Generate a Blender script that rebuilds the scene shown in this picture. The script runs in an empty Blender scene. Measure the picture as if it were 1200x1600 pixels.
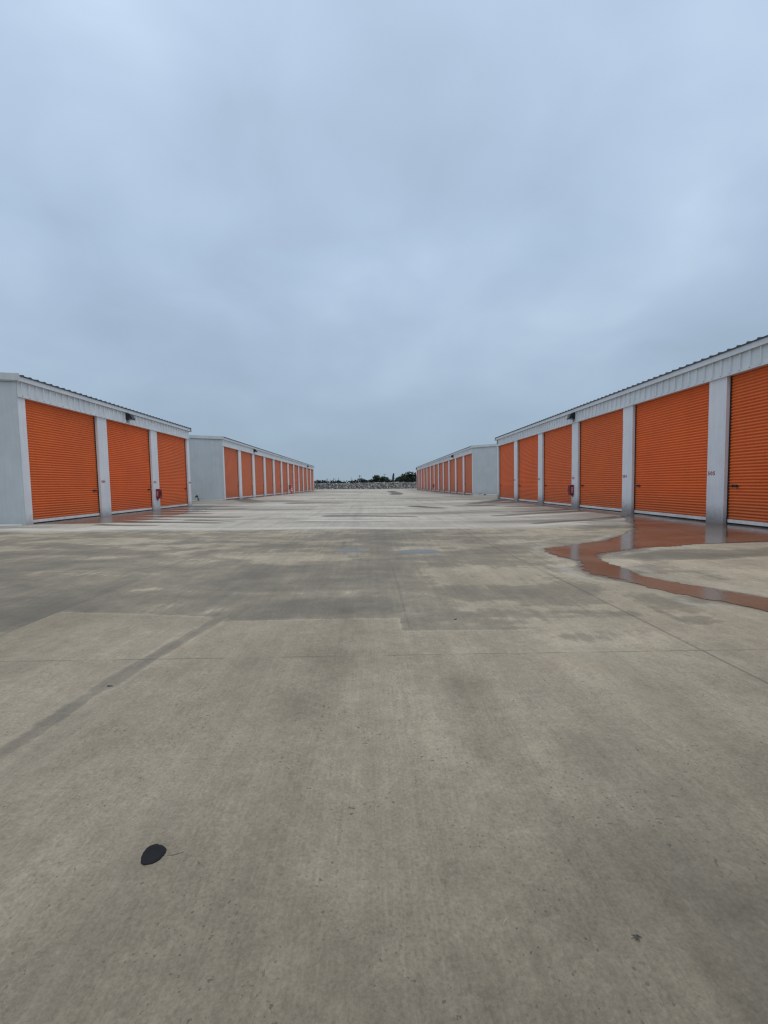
import bpy, bmesh, math, random
import numpy as np
from mathutils import Vector, Matrix

random.seed(7)
R = math.radians
scene = bpy.context.scene
COL = scene.collection
BAY = 4.267                      # one storage bay, 14 ft

# ------------------------------------------------------------------ helpers
class MB:
    """collects shapes into one bmesh and links them as ONE mesh object"""
    def __init__(self):
        self.bm = bmesh.new()
    def box(self, lo, hi, bevel=0.0):
        x0, y0, z0 = lo; x1, y1, z1 = hi
        x0, x1 = min(x0, x1), max(x0, x1); y0, y1 = min(y0, y1), max(y0, y1); z0, z1 = min(z0, z1), max(z0, z1)
        v = [self.bm.verts.new(p) for p in ((x0,y0,z0),(x1,y0,z0),(x1,y1,z0),(x0,y1,z0),(x0,y0,z1),(x1,y0,z1),(x1,y1,z1),(x0,y1,z1))]
        fs = [self.bm.faces.new([v[i] for i in f]) for f in ((3,2,1,0),(4,5,6,7),(0,1,5,4),(1,2,6,5),(2,3,7,6),(3,0,4,7))]
        if bevel:
            es = list({e for f in fs for e in f.edges})
            bmesh.ops.bevel(self.bm, geom=es, offset=bevel, segments=2, affect='EDGES', profile=0.6)
        return self
    def quad(self, pts):
        self.bm.faces.new([self.bm.verts.new(p) for p in pts]); return self
    def poly_prism(self, pts, vec):
        """closed prism from a planar outline and an extrusion vector"""
        vec = Vector(vec)
        a = [self.bm.verts.new(p) for p in pts]; b = [self.bm.verts.new(Vector(p) + vec) for p in pts]
        n = len(pts)
        self.bm.faces.new(a[::-1]); self.bm.faces.new(b)
        for i in range(n):
            self.bm.faces.new((a[i], a[(i+1) % n], b[(i+1) % n], b[i]))
        return self
    def strip(self, a_pts, b_pts):
        a = [self.bm.verts.new(p) for p in a_pts]; b = [self.bm.verts.new(p) for p in b_pts]
        for i in range(len(a)-1):
            self.bm.faces.new((a[i], a[i+1], b[i+1], b[i]))
        return self
    def tube(self, pts, rad, seg=10, cap=True):
        pts = [Vector(p) for p in pts]
        rads = rad if isinstance(rad, (list, tuple)) else [rad]*len(pts)
        rings = []
        for i, p in enumerate(pts):
            t = (pts[min(i+1, len(pts)-1)] - pts[max(i-1, 0)]).normalized()
            s = t.cross(Vector((0,0,1)))
            if s.length < 1e-3: s = t.cross(Vector((1,0,0)))
            s.normalize(); w = s.cross(t)
            rings.append([self.bm.verts.new(p + (s*math.cos(2*math.pi*k/seg) + w*math.sin(2*math.pi*k/seg))*rads[i]) for k in range(seg)])
        for a, b in zip(rings, rings[1:]):
            for k in range(seg):
                self.bm.faces.new((a[k], a[(k+1) % seg], b[(k+1) % seg], b[k]))
        if cap:
            self.bm.faces.new(rings[0][::-1]); self.bm.faces.new(rings[-1])
        return self
    def build(self, name, mat, parent=None, smooth=False, fix=True):
        if fix: bmesh.ops.recalc_face_normals(self.bm, faces=self.bm.faces[:])
        me = bpy.data.meshes.new(name)
        self.bm.to_mesh(me); self.bm.free()
        if smooth:
            for p in me.polygons: p.use_smooth = True
        me.materials.append(mat)
        o = bpy.data.objects.new(name, me); COL.objects.link(o)
        if parent: o.parent = parent
        return o

def tag(o, label=None, cat=None, group=None, kind=None):
    if label: o['label'] = label
    if cat: o['category'] = cat
    if group: o['group'] = group
    if kind: o['kind'] = kind
    return o

def empty(name, loc):
    o = bpy.data.objects.new(name, None); COL.objects.link(o); o.location = loc
    o.empty_display_size = 0.3
    return o

def copy_tree(o, parent=None):
    c = o.copy(); COL.objects.link(c)
    if parent: c.parent = parent
    for ch in list(o.children): copy_tree(ch, c)
    return c

def text_mesh(txt, size, depth=0.002):
    cu = bpy.data.curves.new('lettering', 'FONT'); cu.body = txt; cu.size = size; cu.extrude = depth
    cu.align_x = 'CENTER'; cu.align_y = 'CENTER'; cu.resolution_u = 3; cu.offset = size*0.02; cu.space_character = 1.25
    t = bpy.data.objects.new('lettering', cu); COL.objects.link(t)
    dg = bpy.context.evaluated_depsgraph_get(); dg.update()
    me = bpy.data.meshes.new_from_object(t.evaluated_get(dg))
    bpy.data.objects.remove(t); bpy.data.curves.remove(cu)
    return me

# ------------------------------------------------------------------ node helper
class NT:
    def __init__(self, name):
        self.m = bpy.data.materials.new(name); self.m.use_nodes = True
        self.t = self.m.node_tree; self.t.nodes.clear()
        self.out = self.n('ShaderNodeOutputMaterial')
        self.b = self.n('ShaderNodeBsdfPrincipled')
        self.l(self.b.outputs[0], self.out.inputs[0])
        g = self.n('ShaderNodeNewGeometry'); self.pos = g.outputs['Position']; self.nor = g.outputs['Normal']
    def n(self, t, **kw):
        x = self.t.nodes.new(t)
        for k, v in kw.items(): setattr(x, k, v)
        return x
    def l(self, a, b): self.t.links.new(a, b)
    def put(self, sock, v):
        if isinstance(v, bpy.types.NodeSocket): self.l(v, sock)
        elif isinstance(v, (tuple, list)) and len(v) == 3 and len(sock.default_value) == 4: sock.default_value = (*v, 1)
        else: sock.default_value = v
    def math(self, op, a, b=0.0, c=0.0, clamp=False):
        x = self.n('ShaderNodeMath', operation=op); x.use_clamp = clamp
        self.put(x.inputs[0], a); self.put(x.inputs[1], b); self.put(x.inputs[2], c)
        return x.outputs[0]
    def ss(self, v, lo, hi, a=0.0, b=1.0, mode='SMOOTHSTEP'):
        x = self.n('ShaderNodeMapRange', interpolation_type=mode)
        self.put(x.inputs['Value'], v); self.put(x.inputs['From Min'], lo); self.put(x.inputs['From Max'], hi)
        self.put(x.inputs['To Min'], a); self.put(x.inputs['To Max'], b)
        return x.outputs[0]
    def map(self, scale, vec=None, loc=(0,0,0), rot=(0,0,0)):
        x = self.n('ShaderNodeMapping'); self.put(x.inputs['Vector'], vec or self.pos)
        x.inputs['Scale'].default_value = scale; x.inputs['Location'].default_value = loc; x.inputs['Rotation'].default_value = rot
        return x.outputs[0]
    def noise(self, scale=1.0, detail=3.0, rough=0.55, vec=None, dist=0.0):
        x = self.n('ShaderNodeTexNoise'); self.put(x.inputs['Vector'], vec or self.pos)
        x.inputs['Scale'].default_value = scale; x.inputs['Detail'].default_value = detail
        x.inputs['Roughness'].default_value = rough; x.inputs['Distortion'].default_value = dist
        return x.outputs[0]
    def vor(self, scale, vec=None, feature='F1', out=0, rnd=1.0):
        x = self.n('ShaderNodeTexVoronoi', feature=feature); self.put(x.inputs['Vector'], vec or self.pos)
        x.inputs['Scale'].default_value = scale; x.inputs['Randomness'].default_value = rnd
        return x.outputs[out]
    def mix(self, f, a, b, blend='MIX'):
        x = self.n('ShaderNodeMix', data_type='RGBA', blend_type=blend)
        self.put(x.inputs[0], f); self.put(x.inputs[6], a); self.put(x.inputs[7], b)
        return x.outputs[2]
    def attr(self, name):
        return self.n('ShaderNodeAttribute', attribute_name=name).outputs['Fac']
    def bump(self, h, strength=0.3, dist=0.01):
        x = self.n('ShaderNodeBump'); self.put(x.inputs['Height'], h)
        self.put(x.inputs['Strength'], strength); x.inputs['Distance'].default_value = dist
        self.l(x.outputs[0], self.b.inputs['Normal']); return x
    def sep(self, vec=None):
        x = self.n('ShaderNodeSeparateXYZ'); self.put(x.inputs[0], vec or self.pos); return x.outputs
    def set(self, color=None, rough=None, metal=None, ior=None, spec=None):
        if color is not None: self.put(self.b.inputs['Base Color'], color)
        if rough is not None: self.put(self.b.inputs['Roughness'], rough)
        if metal is not None: self.put(self.b.inputs['Metallic'], metal)
        if ior is not None: self.put(self.b.inputs['IOR'], ior)
        if spec is not None: self.put(self.b.inputs['Specular IOR Level'], spec)
        return self.m

def painted(name, col, rough=0.45, var=0.06, grime=0.0, metal=0.0, streak=0.0):
    t = NT(name)
    n1 = t.noise(1.3, 4, 0.6); n2 = t.noise(1.0, 3, 0.6, t.map((9, 9, 0.6)))
    f = t.math('ADD', t.math('MULTIPLY', n1, 0.6), t.math('MULTIPLY', n2, 0.4))
    dark = tuple(c*(1-var*2.2) for c in col); lite = tuple(min(1, c*(1+var)) for c in col)
    c = t.mix(t.ss(f, 0.3, 0.7), dark, lite)
    if grime:
        z = t.sep()[2]
        g = t.math('MULTIPLY', t.ss(t.math('ADD', z, t.math('MULTIPLY', t.noise(6, 4), -0.35)), -0.2, 0.45, 1, 0), grime)
        c = t.mix(g, c, (0.16, 0.13, 0.10))
    if streak:
        s = t.ss(t.noise(1.0, 4, 0.65, t.map((14, 14, 0.25))), 0.52, 0.75)
        c = t.mix(t.math('MULTIPLY', s, streak), c, tuple(k*0.55 for k in col))
    return t.set(c, t.ss(n1, 0.2, 0.8, rough-0.08, rough+0.1), metal)

# ------------------------------------------------------------------ materials
M = {}
M['column'] = painted('column_paint', (0.78, 0.79, 0.81), 0.42, 0.04, grime=0.75, streak=0.14)
M['fascia'] = painted('fascia_paint', (0.72, 0.745, 0.755), 0.40, 0.05, streak=0.15)
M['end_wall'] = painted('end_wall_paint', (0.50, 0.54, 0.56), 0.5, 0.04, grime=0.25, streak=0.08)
M['trim'] = painted('trim_paint', (0.72, 0.735, 0.75), 0.38, 0.05, streak=0.1)
M['rake'] = painted('rake_trim_paint', (0.58, 0.61, 0.60), 0.4, 0.06, streak=0.2)
M['roof'] = painted('galvanised_roof_steel', (0.34, 0.37, 0.40), 0.38, 0.08, metal=0.5)
M['roof_edge'] = painted('dark_roof_edge', (0.045, 0.06, 0.08), 0.5, 0.1)
M['core'] = painted('inner_wall', (0.05, 0.05, 0.05), 0.8, 0.1)
M['track'] = painted('door_track_steel', (0.022, 0.016, 0.016), 0.5, 0.2)
M['bar'] = painted('aluminium_bottom_bar', (0.82, 0.80, 0.79), 0.4, 0.10, grime=0.0)
M['latch'] = painted('latch_steel', (0.06, 0.065, 0.07), 0.4, 0.2, metal=0.6)
M['seal'] = painted('black_rubber_seal', (0.012, 0.011, 0.011), 0.6, 0.2)
M['digit_red'] = painted('red_vinyl_digit', (0.32, 0.03, 0.035), 0.5, 0.05)
M['digit_dark'] = painted('dark_vinyl_digit', (0.03, 0.025, 0.04), 0.5, 0.05)
M['red'] = painted('red_cabinet_enamel', (0.24, 0.006, 0.018), 0.3, 0.12)
M['white'] = painted('white_print', (0.62, 0.52, 0.56), 0.5, 0.1)
M['glass_dark'] = painted('cabinet_window', (0.05, 0.02, 0.025), 0.08, 0.1)
M['bronze'] = painted('dark_bronze_housing', (0.013, 0.017, 0.02), 0.42, 0.2)
M['lens'] = painted('frosted_lamp_lens', (0.45, 0.47, 0.46), 0.25, 0.1)
M['conduit'] = painted('grey_conduit', (0.20, 0.205, 0.23), 0.45, 0.1)
M['pipe'] = painted('galvanised_pipe', (0.13, 0.16, 0.18), 0.4, 0.2, metal=0.4)
M['brass'] = painted('dark_valve_metal', (0.02, 0.03, 0.035), 0.4, 0.2, metal=0.4)
M['cone'] = painted('orange_cone_vinyl', (0.72, 0.07, 0.015), 0.5, 0.08)
M['reflect'] = painted('white_reflective_band', (0.85, 0.83, 0.80), 0.35, 0.05)
M['conebase'] = painted('cone_base_rubber', (0.30, 0.04, 0.015), 0.6, 0.1)

def door_mat(name, top, low, haze):
    """painted steel curtain: slight fading and dust that differ from door to door"""
    t = NT(name)
    oi = t.n('ShaderNodeObjectInfo')
    n1 = t.noise(0.55, 4, 0.6); n2 = t.noise(1.0, 3, 0.6, t.map((0.5, 0.5, 11)))
    c = t.mix(t.ss(n1, 0.3, 0.72), low, top)
    c = t.mix(t.math('MULTIPLY', t.ss(n2, 0.5, 0.75), 0.16), c, tuple(k*0.72 for k in low))
    c = t.mix(t.math('MULTIPLY', oi.outputs['Random'], 0.26), c, (0.62, 0.19, 0.06))
    vs = t.ss(t.noise(1.0, 4, 0.65, t.map((7, 7, 0.22))), 0.50, 0.74)
    c = t.mix(t.math('MULTIPLY', vs, 0.16), c, (0.42, 0.10, 0.03))
    dust = t.math('MULTIPLY', t.ss(t.math('SUBTRACT', t.sep()[2], t.math('MULTIPLY', t.noise(4, 3), 0.5)), -0.3, 0.85, 1, 0), 0.30)
    c = t.mix(dust, c, (0.30, 0.15, 0.08))
    if haze: c = t.mix(haze, c, (0.50, 0.27, 0.20))  # pales the curtain colour to stand for distance haze
    m = t.set(c, t.ss(n1, 0.2, 0.8, 0.42, 0.58), spec=0.35)
    t.bump(t.noise(1.6, 3, 0.5, t.map((1, 1, 2.5))), 0.22, 0.035)
    return m
M['door_near'] = door_mat('orange_door_paint', (0.88, 0.176, 0.036), (0.79, 0.148, 0.030), 0)
M['door_far'] = door_mat('hazed_orange_door_paint', (0.80, 0.185, 0.050), (0.70, 0.150, 0.040), 0.15)  # far doors carry distance haze mixed into their colour

# ------------------------------------------------------------------ ground heights
def gz(x, y):
    zR = np.interp(y, [33, 42], [-0.02, 0.07]); zL = np.interp(y, [27, 33], [0.18, 0.316])
    t = np.clip((3 - x)/13.9, 0, 1)
    return zR + (zL - zR)*t

XR, XL = 9.68, -10.91

# ------------------------------------------------------------------ storage buildings
DOOR_H, EAVE, DEPTH, PITCH, CW = 4.035, 4.62, 24.0, 0.058, 0.62
def corrugated(width, z0, z1, pitch=0.0826, amp=0.0155, step=8):
    """roll-up curtain: rows of rounded ribs; x is the outward direction, y the width"""
    mb = MB(); a = []; b = []
    n = int(round((z1 - z0)/pitch)); dz = (z1 - z0)/(n*step)
    prof = [0.0, 0.25, 0.70, 0.95, 1.0, 1.0, 0.85, 0.20]
    ys = [0.0, width]
    pts = []
    for i in range(n):
        for k in range(step):
            pts.append((amp*(prof[k]*2 - 1), z0 + (i*step + k)*dz))
    pts.append((-amp, z1))
    mb.strip([(p[0], 0, p[1]) for p in pts], [(p[0], width, p[1]) for p in pts])
    return mb

DW = BAY - CW
PROTO = {}
def door_meshes(s, key):
    """meshes of one roll-up door for one facing side (shared by every copy)"""
    if (s, key) in PROTO: return PROTO[(s, key)]
    root_tmp = None
    m = corrugated(DW - 0.05, 0.135, DOOR_H + 0.12)
    d = m.build('roll_up_door', M[key], smooth=False)
    for v in d.data.vertices:
        v.co.x = -s*(v.co.x - 0.125); v.co.y += 0.025
    bb = MB()
    bb.box((-s*-0.140, 0.03, 0.045), (-s*-0.100, DW - 0.03, 0.135), 0.004)
    bar = bb.build('bottom_bar', M['bar'], d)
    sl = MB(); sl.box((-s*-0.150, 0.03, -0.05), (-s*-0.106, DW - 0.03, 0.043)); sl.build('rubber_seal', M['seal'], d)
    for y0 in (0.002, DW - 0.036):
        tr = MB(); tr.box((-s*-0.135, y0, -0.05), (-s*-0.096, y0 + 0.034, DOOR_H + 0.05)); tr.build('track', M['track'], d)
    # slide latch at the end of the door away from the photographer
    lt = MB(); yl = DW - 0.33
    lt.box((-s*-0.112, yl, 1.015), (-s*-0.104, yl + 0.20, 1.085), 0.002)
    lt.tube([(-s*-0.094, yl - 0.04, 1.05), (-s*-0.094, yl + 0.27, 1.05)], 0.008, 8)
    lt.box((-s*-0.104, yl + 0.02, 1.03), (-s*-0.080, yl + 0.045, 1.07)); lt.box((-s*-0.104, yl + 0.15, 1.03), (-s*-0.080, yl + 0.175, 1.07))
    lt.tube([(-s*-0.084, yl - 0.02, 1.05), (-s*-0.070, yl - 0.02, 0.96)], 0.008, 8)
    lt.build('latch', M['latch'], d)
    PROTO[(s, key)] = d
    return d

def ribbed(v0, v1, pitch, rib, off=0.0):
    """panel profile along v: list of (v, height)"""
    out = [(v0, 0)]; k = math.ceil((v0 - off)/pitch)
    while True:
        c = off + k*pitch; k += 1
        if c + 0.05 > v1: break
        if c - 0.05 < v0: continue
        out += [(c - 0.034, 0), (c - 0.020, rib), (c + 0.020, rib), (c + 0.034, 0)]
    out.append((v1, 0)); return out

def building(s, xf, y0, nb, z0, label, door_key, numbers=None, group='long storage buildings facing each other'):
    """s=+1: stands on the right and faces left; s=-1: the mirror image"""
    root = empty('storage_building', (xf, y0, z0))
    tag(root, label, 'storage building', group)
    L = nb*BAY
    def X(u): return -s*u
    ridge = EAVE + PITCH*DEPTH/2
    # inner wall core behind the doors
    c = MB(); c.box((X(-0.26), 0.05, -0.4), (X(-DEPTH + 0.05), L - 0.05, EAVE - 0.1)); c.build('core_wall', M['core'], root)
    # columns between the doors
    for k in range(nb + 1):
        a = k*BAY - CW/2 if k else 0.0
        b = k*BAY + CW/2 if k < nb else L
        cm = MB(); cm.box((X(0), a, -0.4), (X(-0.25), b, DOOR_H + 0.03), 0.006)
        co = cm.build('column', M['column'], root)
        if numbers and 0 <= k < len(numbers) and numbers[k]:
            me = text_mesh(numbers[k], 0.15)
            me.materials.append(M['digit_red'])
            o = bpy.data.objects.new('unit_number', me); COL.objects.link(o); o.parent = co
            # lettering stands upright on the face, at the edge beside the door it belongs to
            dy = (b - 0.17) if s > 0 else (a + 0.17)
            o.matrix_local = Matrix.Translation((X(0.003), dy, 1.40)) @ (
                Matrix(((0,0,-s,0), (-s,0,0,0), (0,1,0,0), (0,0,0,1))))
    # doors
    for k in range(nb):
        d = copy_tree(door_meshes(s, door_key), root)
        d.location = (0, k*BAY + CW/2, 0)
    # fascia of ribbed sheet
    pr = ribbed(0.0, L, 0.3048, 0.036, 0.15)
    f = MB(); f.strip([(X(0.02 + h), v, DOOR_H) for v, h in pr], [(X(0.02 + h), v, EAVE - 0.02) for v, h in pr])
    f.box((X(0.018), 0.0, DOOR_H + 0.032), (X(-0.2), L, EAVE - 0.03))
    f.build('fascia_panel', M['fascia'], root)
    t = MB(); t.box((X(0.056), 0.0, DOOR_H - 0.035), (X(-0.10), L, DOOR_H + 0.022), 0.003); t.build('head_trim', M['trim'], root)
    t = MB(); t.poly_prism([(X(0.012), -0.02, EAVE - 0.03), (X(0.085), -0.02, EAVE - 0.135), (X(0.098), -0.02, EAVE - 0.135), (X(0.098), -0.02, EAVE + 0.012), (X(0.012), -0.02, EAVE + 0.012)], (0, L + 0.04, 0))
    t.build('eave_trim', M['trim'], root)
    # roof sheet with ribs running down the slope, and its dark cut edge
    pr = ribbed(-0.06, L + 0.06, 0.3048, 0.030, 0.15)
    rf = MB()
    e0 = EAVE + 0.03
    for u0, u1, w0, w1 in ((0.125, -DEPTH/2, e0, ridge + 0.03), (-DEPTH/2, -DEPTH - 0.12, ridge + 0.03, e0)):
        rf.strip([(X(u0), v, w0 + h) for v, h in pr], [(X(u1), v, w1 + h) for v, h in pr])
    rf.build('roof', M['roof'], root)
    ed = MB()
    ed.strip([(X(0.128), v, e0 - 0.018) for v, h in pr], [(X(0.128), v, e0 + 0.012 + h) for v, h in pr])
    ed.strip([(X(0.128), v, e0 + 0.012 + h) for v, h in pr], [(X(0.04), v, e0 + 0.016 + h) for v, h in pr])
    ed.strip([(X(0.128), v, e0 - 0.018) for v, h in pr], [(X(0.02), v, e0 - 0.014) for v, h in pr])
    ed.build('roof_edge', M['roof_edge'], root)
    # end walls: flat sheets with faint seams, rake trim, corner trim
    for e, (yw, out) in enumerate(((0.0, -1), (L, 1))):
        w = MB()
        seams = [i*0.9144 for i in range(int(DEPTH/0.9144) + 1)] + [DEPTH]
        prof = []
        for i, q in enumerate(seams):
            prof += [(q - 0.012, 0.0), (q, 0.005), (q + 0.012, 0.0)]
        prof = [(0.0, 0.0)] + [p for p in prof if 0 < p[0] < DEPTH] + [(DEPTH, 0.0)]
        def top(q): return EAVE + PITCH*min(q, DEPTH - q) - 0.01
        prof.insert(next(i for i, p in enumerate(prof) if p[0] > DEPTH/2), (DEPTH/2, 0.0))
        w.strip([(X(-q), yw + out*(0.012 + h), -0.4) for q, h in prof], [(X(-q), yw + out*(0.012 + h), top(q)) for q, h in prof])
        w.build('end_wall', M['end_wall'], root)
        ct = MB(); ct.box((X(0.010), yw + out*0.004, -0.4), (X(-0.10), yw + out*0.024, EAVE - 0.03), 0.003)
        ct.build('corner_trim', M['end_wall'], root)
        rk = MB()
        for (ua, ub, wa, wb) in ((0.13, -DEPTH/2, EAVE, ridge), (-DEPTH/2, -DEPTH - 0.13, ridge, EAVE)):
            for dz0, dz1, o0, o1 in ((-0.135, 0.075, 0.028, 0.085), (-0.165, -0.137, 0.028, 0.062)):
                q = [(X(ua), yw + out*o0, wa + dz0), (X(ub), yw + out*o0, wb + dz0), (X(ub), yw + out*o0, wb + dz1), (X(ua), yw + out*o0, wa + dz1)]
                rk.poly_prism(q, (0, out*(o1 - o0), 0))
        rk.build('rake_trim', M['rake'], root)
        cp = MB(); cp.box((X(0.132), yw + out*0.026, EAVE - 0.17), (X(0.142), yw + out*0.09, EAVE + 0.078)); cp.build('rake_end_cap', M['roof_edge'] if e else M['rake'], root)  # far cap gets a dark colour to stand for its shaded end
        bt = MB(); bt.box((X(-0.11), yw + out*0.026, -0.3), (X(-DEPTH), yw + out*0.034, 0.05)); bt.build('base_trim', M['trim'], root)
    return root

Y_RF = 12.06 - 3*BAY            # front-right building starts behind the photographer's right shoulder
Y_RB, Y_LF, Y_LB = 45.73 - BAY, 18.34 - BAY, 37.11 - BAY
rf_nums = [None, '507', '506', '505', '504', '503', '502', '501', None]
b_rf = building(1, XR, Y_RF, 8, -0.02, 'long grey storage building with big orange roll-up doors, nearest on the right beside the puddle', 'door_near', [None, '507', '506', '505', '504', '503', '502', '501'])
b_lf = building(-1, XL, Y_LF, 3, 0.18, 'short grey metal storage building with three big orange roll-up doors, nearest on the left', 'door_near', [None, '404', '405', '406'])
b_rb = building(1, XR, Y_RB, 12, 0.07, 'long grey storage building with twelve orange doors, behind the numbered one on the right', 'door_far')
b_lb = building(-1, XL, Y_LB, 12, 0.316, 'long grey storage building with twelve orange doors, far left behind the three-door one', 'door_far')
for o in [x for x in PROTO.values()]:                     # the patterns the copies came from are not needed any more
    for ch in list(o.children): bpy.data.objects.remove(ch)
    bpy.data.objects.remove(o)
# the building's number, painted at the far end of the near right fascia
me = text_mesh('5', 0.42, 0.003); me.materials.append(M['digit_dark'])
o = bpy.data.objects.new('building_number', me); COL.objects.link(o); o.parent = b_rf
o.matrix_local = Matrix.Translation((-0.0545, 8*BAY - 0.20, DOOR_H + 0.27)) @ Matrix(((0,0,-1,0), (-1,0,0,0), (0,1,0,0), (0,0,0,1)))

# ------------------------------------------------------------------ wall lights, cabinets, cone, taps
def wall_light(s, xf, y, z0, label):
    r = empty('wall_light', (xf - s*0.048, y, z0 + 4.30)); tag(r, label, 'wall light', 'dark wall lights on the eaves boards')
    def X(u): return -s*u
    m = MB(); m.box((X(0), -0.15, -0.13), (X(0.11), 0.13, 0.15), 0.012); m.build('back_box', M['bronze'], r)
    m = MB(); m.poly_prism([(X(0.112), -0.14, 0.14), (X(0.20), -0.14, 0.12), (X(0.30), -0.14, -0.10), (X(0.30), -0.14, -0.135), (X(0.112), -0.14, -0.06)], (0, 0.26, 0))
    m.build('hood', M['bronze'], r)
    m = MB(); m.poly_prism([(X(0.13), -0.11, -0.07), (X(0.285), -0.11, -0.132), (X(0.285), -0.11, -0.15), (X(0.13), -0.11, -0.115)], (0, 0.20, 0))
    m.build('lens', M['lens'], r)
    m = MB(); m.tube([(X(0.016), -0.01, -0.13), (X(0.016), -0.01, -0.24)], 0.014, 8); m.build('conduit', M['conduit'], r)
    return r
wall_light(1, XR, 20.6, -0.02, 'dark wall light above the red cabinet on the near right building')
wall_light(-1, XL, 20.15, 0.18, 'dark wall light above the middle door of the three-door left building')
wall_light(1, XR, 51.0, 0.07, 'nearer dark wall light on the eaves of the far right building')
wall_light(1, XR, 91.2, 0.07, 'farther tiny wall light at the end of the far right building')
wall_light(-1, XL, 41.4, 0.316, 'nearer dark wall light above the second door of the far left building')
wall_light(-1, XL, 75.5, 0.316, 'farther tiny wall light near the end of the far left building')

def cabinet(s, xf, y, z, label):
    r = empty('extinguisher_cabinet', (xf, y, z)); tag(r, label, 'extinguisher cabinet', 'red fire extinguisher cabinets on the columns')
    def X(u): return -s*u
    m = MB(); m.box((X(0.002), -0.12, 0), (X(0.17), 0.12, 0.48), 0.010); m.build('case', M['red'], r)
    m = MB(); m.box((X(0.172), -0.115, 0.01), (X(0.190), 0.115, 0.47), 0.006); d = m.build('cabinet_door', M['red'], r)
    m = MB(); m.box((X(0.1905), -0.055, 0.10), (X(0.194), 0.055, 0.38)); m.build('window', M['glass_dark'], d)
    m = MB(); m.tube([(X(0.20), 0.09, 0.20), (X(0.20), 0.09, 0.28)], 0.008, 8); m.build('pull', M['latch'], d)
    m = MB(); m.poly_prism([(X(0.003), -0.05, -0.004), (X(0.09), -0.05, -0.004), (X(0.003), -0.05, -0.10)], (0, 0.10, 0)); m.build('bracket', M['conduit'], r)
    me = text_mesh('FIRE', 0.115); me.materials.append(M['white'])
    for side in (-1, 1):
        t = bpy.data.objects.new('lettering', me); COL.objects.link(t); t.parent = r
        # upright panel lettering running up the side of the case
        t.matrix_local = Matrix.Translation((X(0.088), side*0.122, 0.24)) @ Matrix.Rotation(0 if side < 0 else math.pi, 4, 'Z') @ Matrix.Rotation(math.pi/2, 4, 'X') @ Matrix.Rotation(math.pi/2, 4, 'Z')
    return r
cabinet(1, XR, 12.06 + 2*BAY + 0.17, 0.58, 'red extinguisher cabinet on a grey column of the near right building')
cabinet(-1, XL, 18.34 + BAY + 0.02, 0.76, 'red extinguisher cabinet on the last middle column of the three-door left building')
cabinet(1, XR, Y_RB + 6*BAY + 0.1, 0.69, 'small red extinguisher cabinet on a column of the far right building')
cabinet(-1, XL, Y_LB + 6*BAY + 0.1, 0.93, 'small red extinguisher cabinet near the traffic cone, far left building')

def traffic_cone(loc, label):
    r = empty('traffic_cone', loc); tag(r, label, 'traffic cone')
    m = MB(); m.box((-0.18, -0.18, 0.0), (0.18, 0.18, 0.035), 0.012); m.build('base', M['conebase'], r)
    m = MB(); m.tube([(0,0,0.034), (0,0,0.06), (0,0,0.40), (0,0,0.72), (0,0,0.74)], [0.145, 0.13, 0.082, 0.036, 0.028], 20); m.build('cone_body', M['cone'], r, smooth=False)
    for za, zb in ((0.32, 0.45), (0.52, 0.735)):
        ra = 0.135 - 0.137*(za - 0.04); rb = 0.135 - 0.137*(zb - 0.04)
        m = MB(); m.tube([(0,0,za), (0,0,zb)], [ra + 0.004, rb + 0.004], 20, cap=False); m.build('reflective_band', M['reflect'], r)
    return r
traffic_cone((-10.35, 57.4, gz(-10.35, 57.4)), 'orange traffic cone with white bands before a far left door')

def yard_tap(loc, lean, h, label):
    r = empty('yard_tap', loc); tag(r, label, 'tap')
    m = MB(); m.tube([(0,0,-0.1), (lean*0.3,0,h*0.4), (lean,0,h)], 0.045, 10); m.build('riser_pipe', M['pipe'], r)
    m = MB(); m.tube([(lean - 0.10, -0.03, h + 0.04), (lean + 0.04, -0.01, h + 0.02)], [0.06, 0.05], 10); m.tube([(lean - 0.10, -0.03, h + 0.05), (lean - 0.15, -0.05, h - 0.05)], 0.03, 8); m.build('spout', M['brass'], r)
    m = MB(); m.tube([(lean - 0.02, -0.02, h + 0.05), (lean - 0.02, -0.02, h + 0.12)], 0.012, 8); m.tube([(lean - 0.09, -0.02, h + 0.12), (lean + 0.05, -0.02, h + 0.12)], 0.014, 8); m.build('handle', M['brass'], r)
    return r
yard_tap((-12.72, Y_LB - 0.22, 0.31), -0.09, 0.30, 'grey leaning pipe with a dark tap at the foot of the far left end wall')
r = empty('pipe_stub', (10.35, Y_RB - 0.06, 0.07)); tag(r, 'small pipe outlet low on the blank end wall of the far right building', 'pipe')
m = MB(); m.tube([(0, 0.045, 0.17), (0, -0.07, 0.17), (0, -0.10, 0.12)], 0.035, 10); m.build('elbow', M['pipe'], r)
m = MB(); m.tube([(0, 0.045, 0.17), (0, 0.02, 0.17)], 0.06, 12); m.build('flange', M['lens'], r)
r = empty('drain_cover', (10.75, Y_RB - 0.35, 0.07)); tag(r, 'small dark drain cap on the concrete beside the far right end wall', 'drain cap')
m = MB(); m.tube([(0, 0, -0.02), (0, 0, 0.05)], 0.12, 16); m.build('cap', M['brass'], r)
m = MB(); m.tube([(0, 0, 0.051), (0, 0, 0.08)], 0.04, 8); m.build('knob', M['brass'], r)

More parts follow.
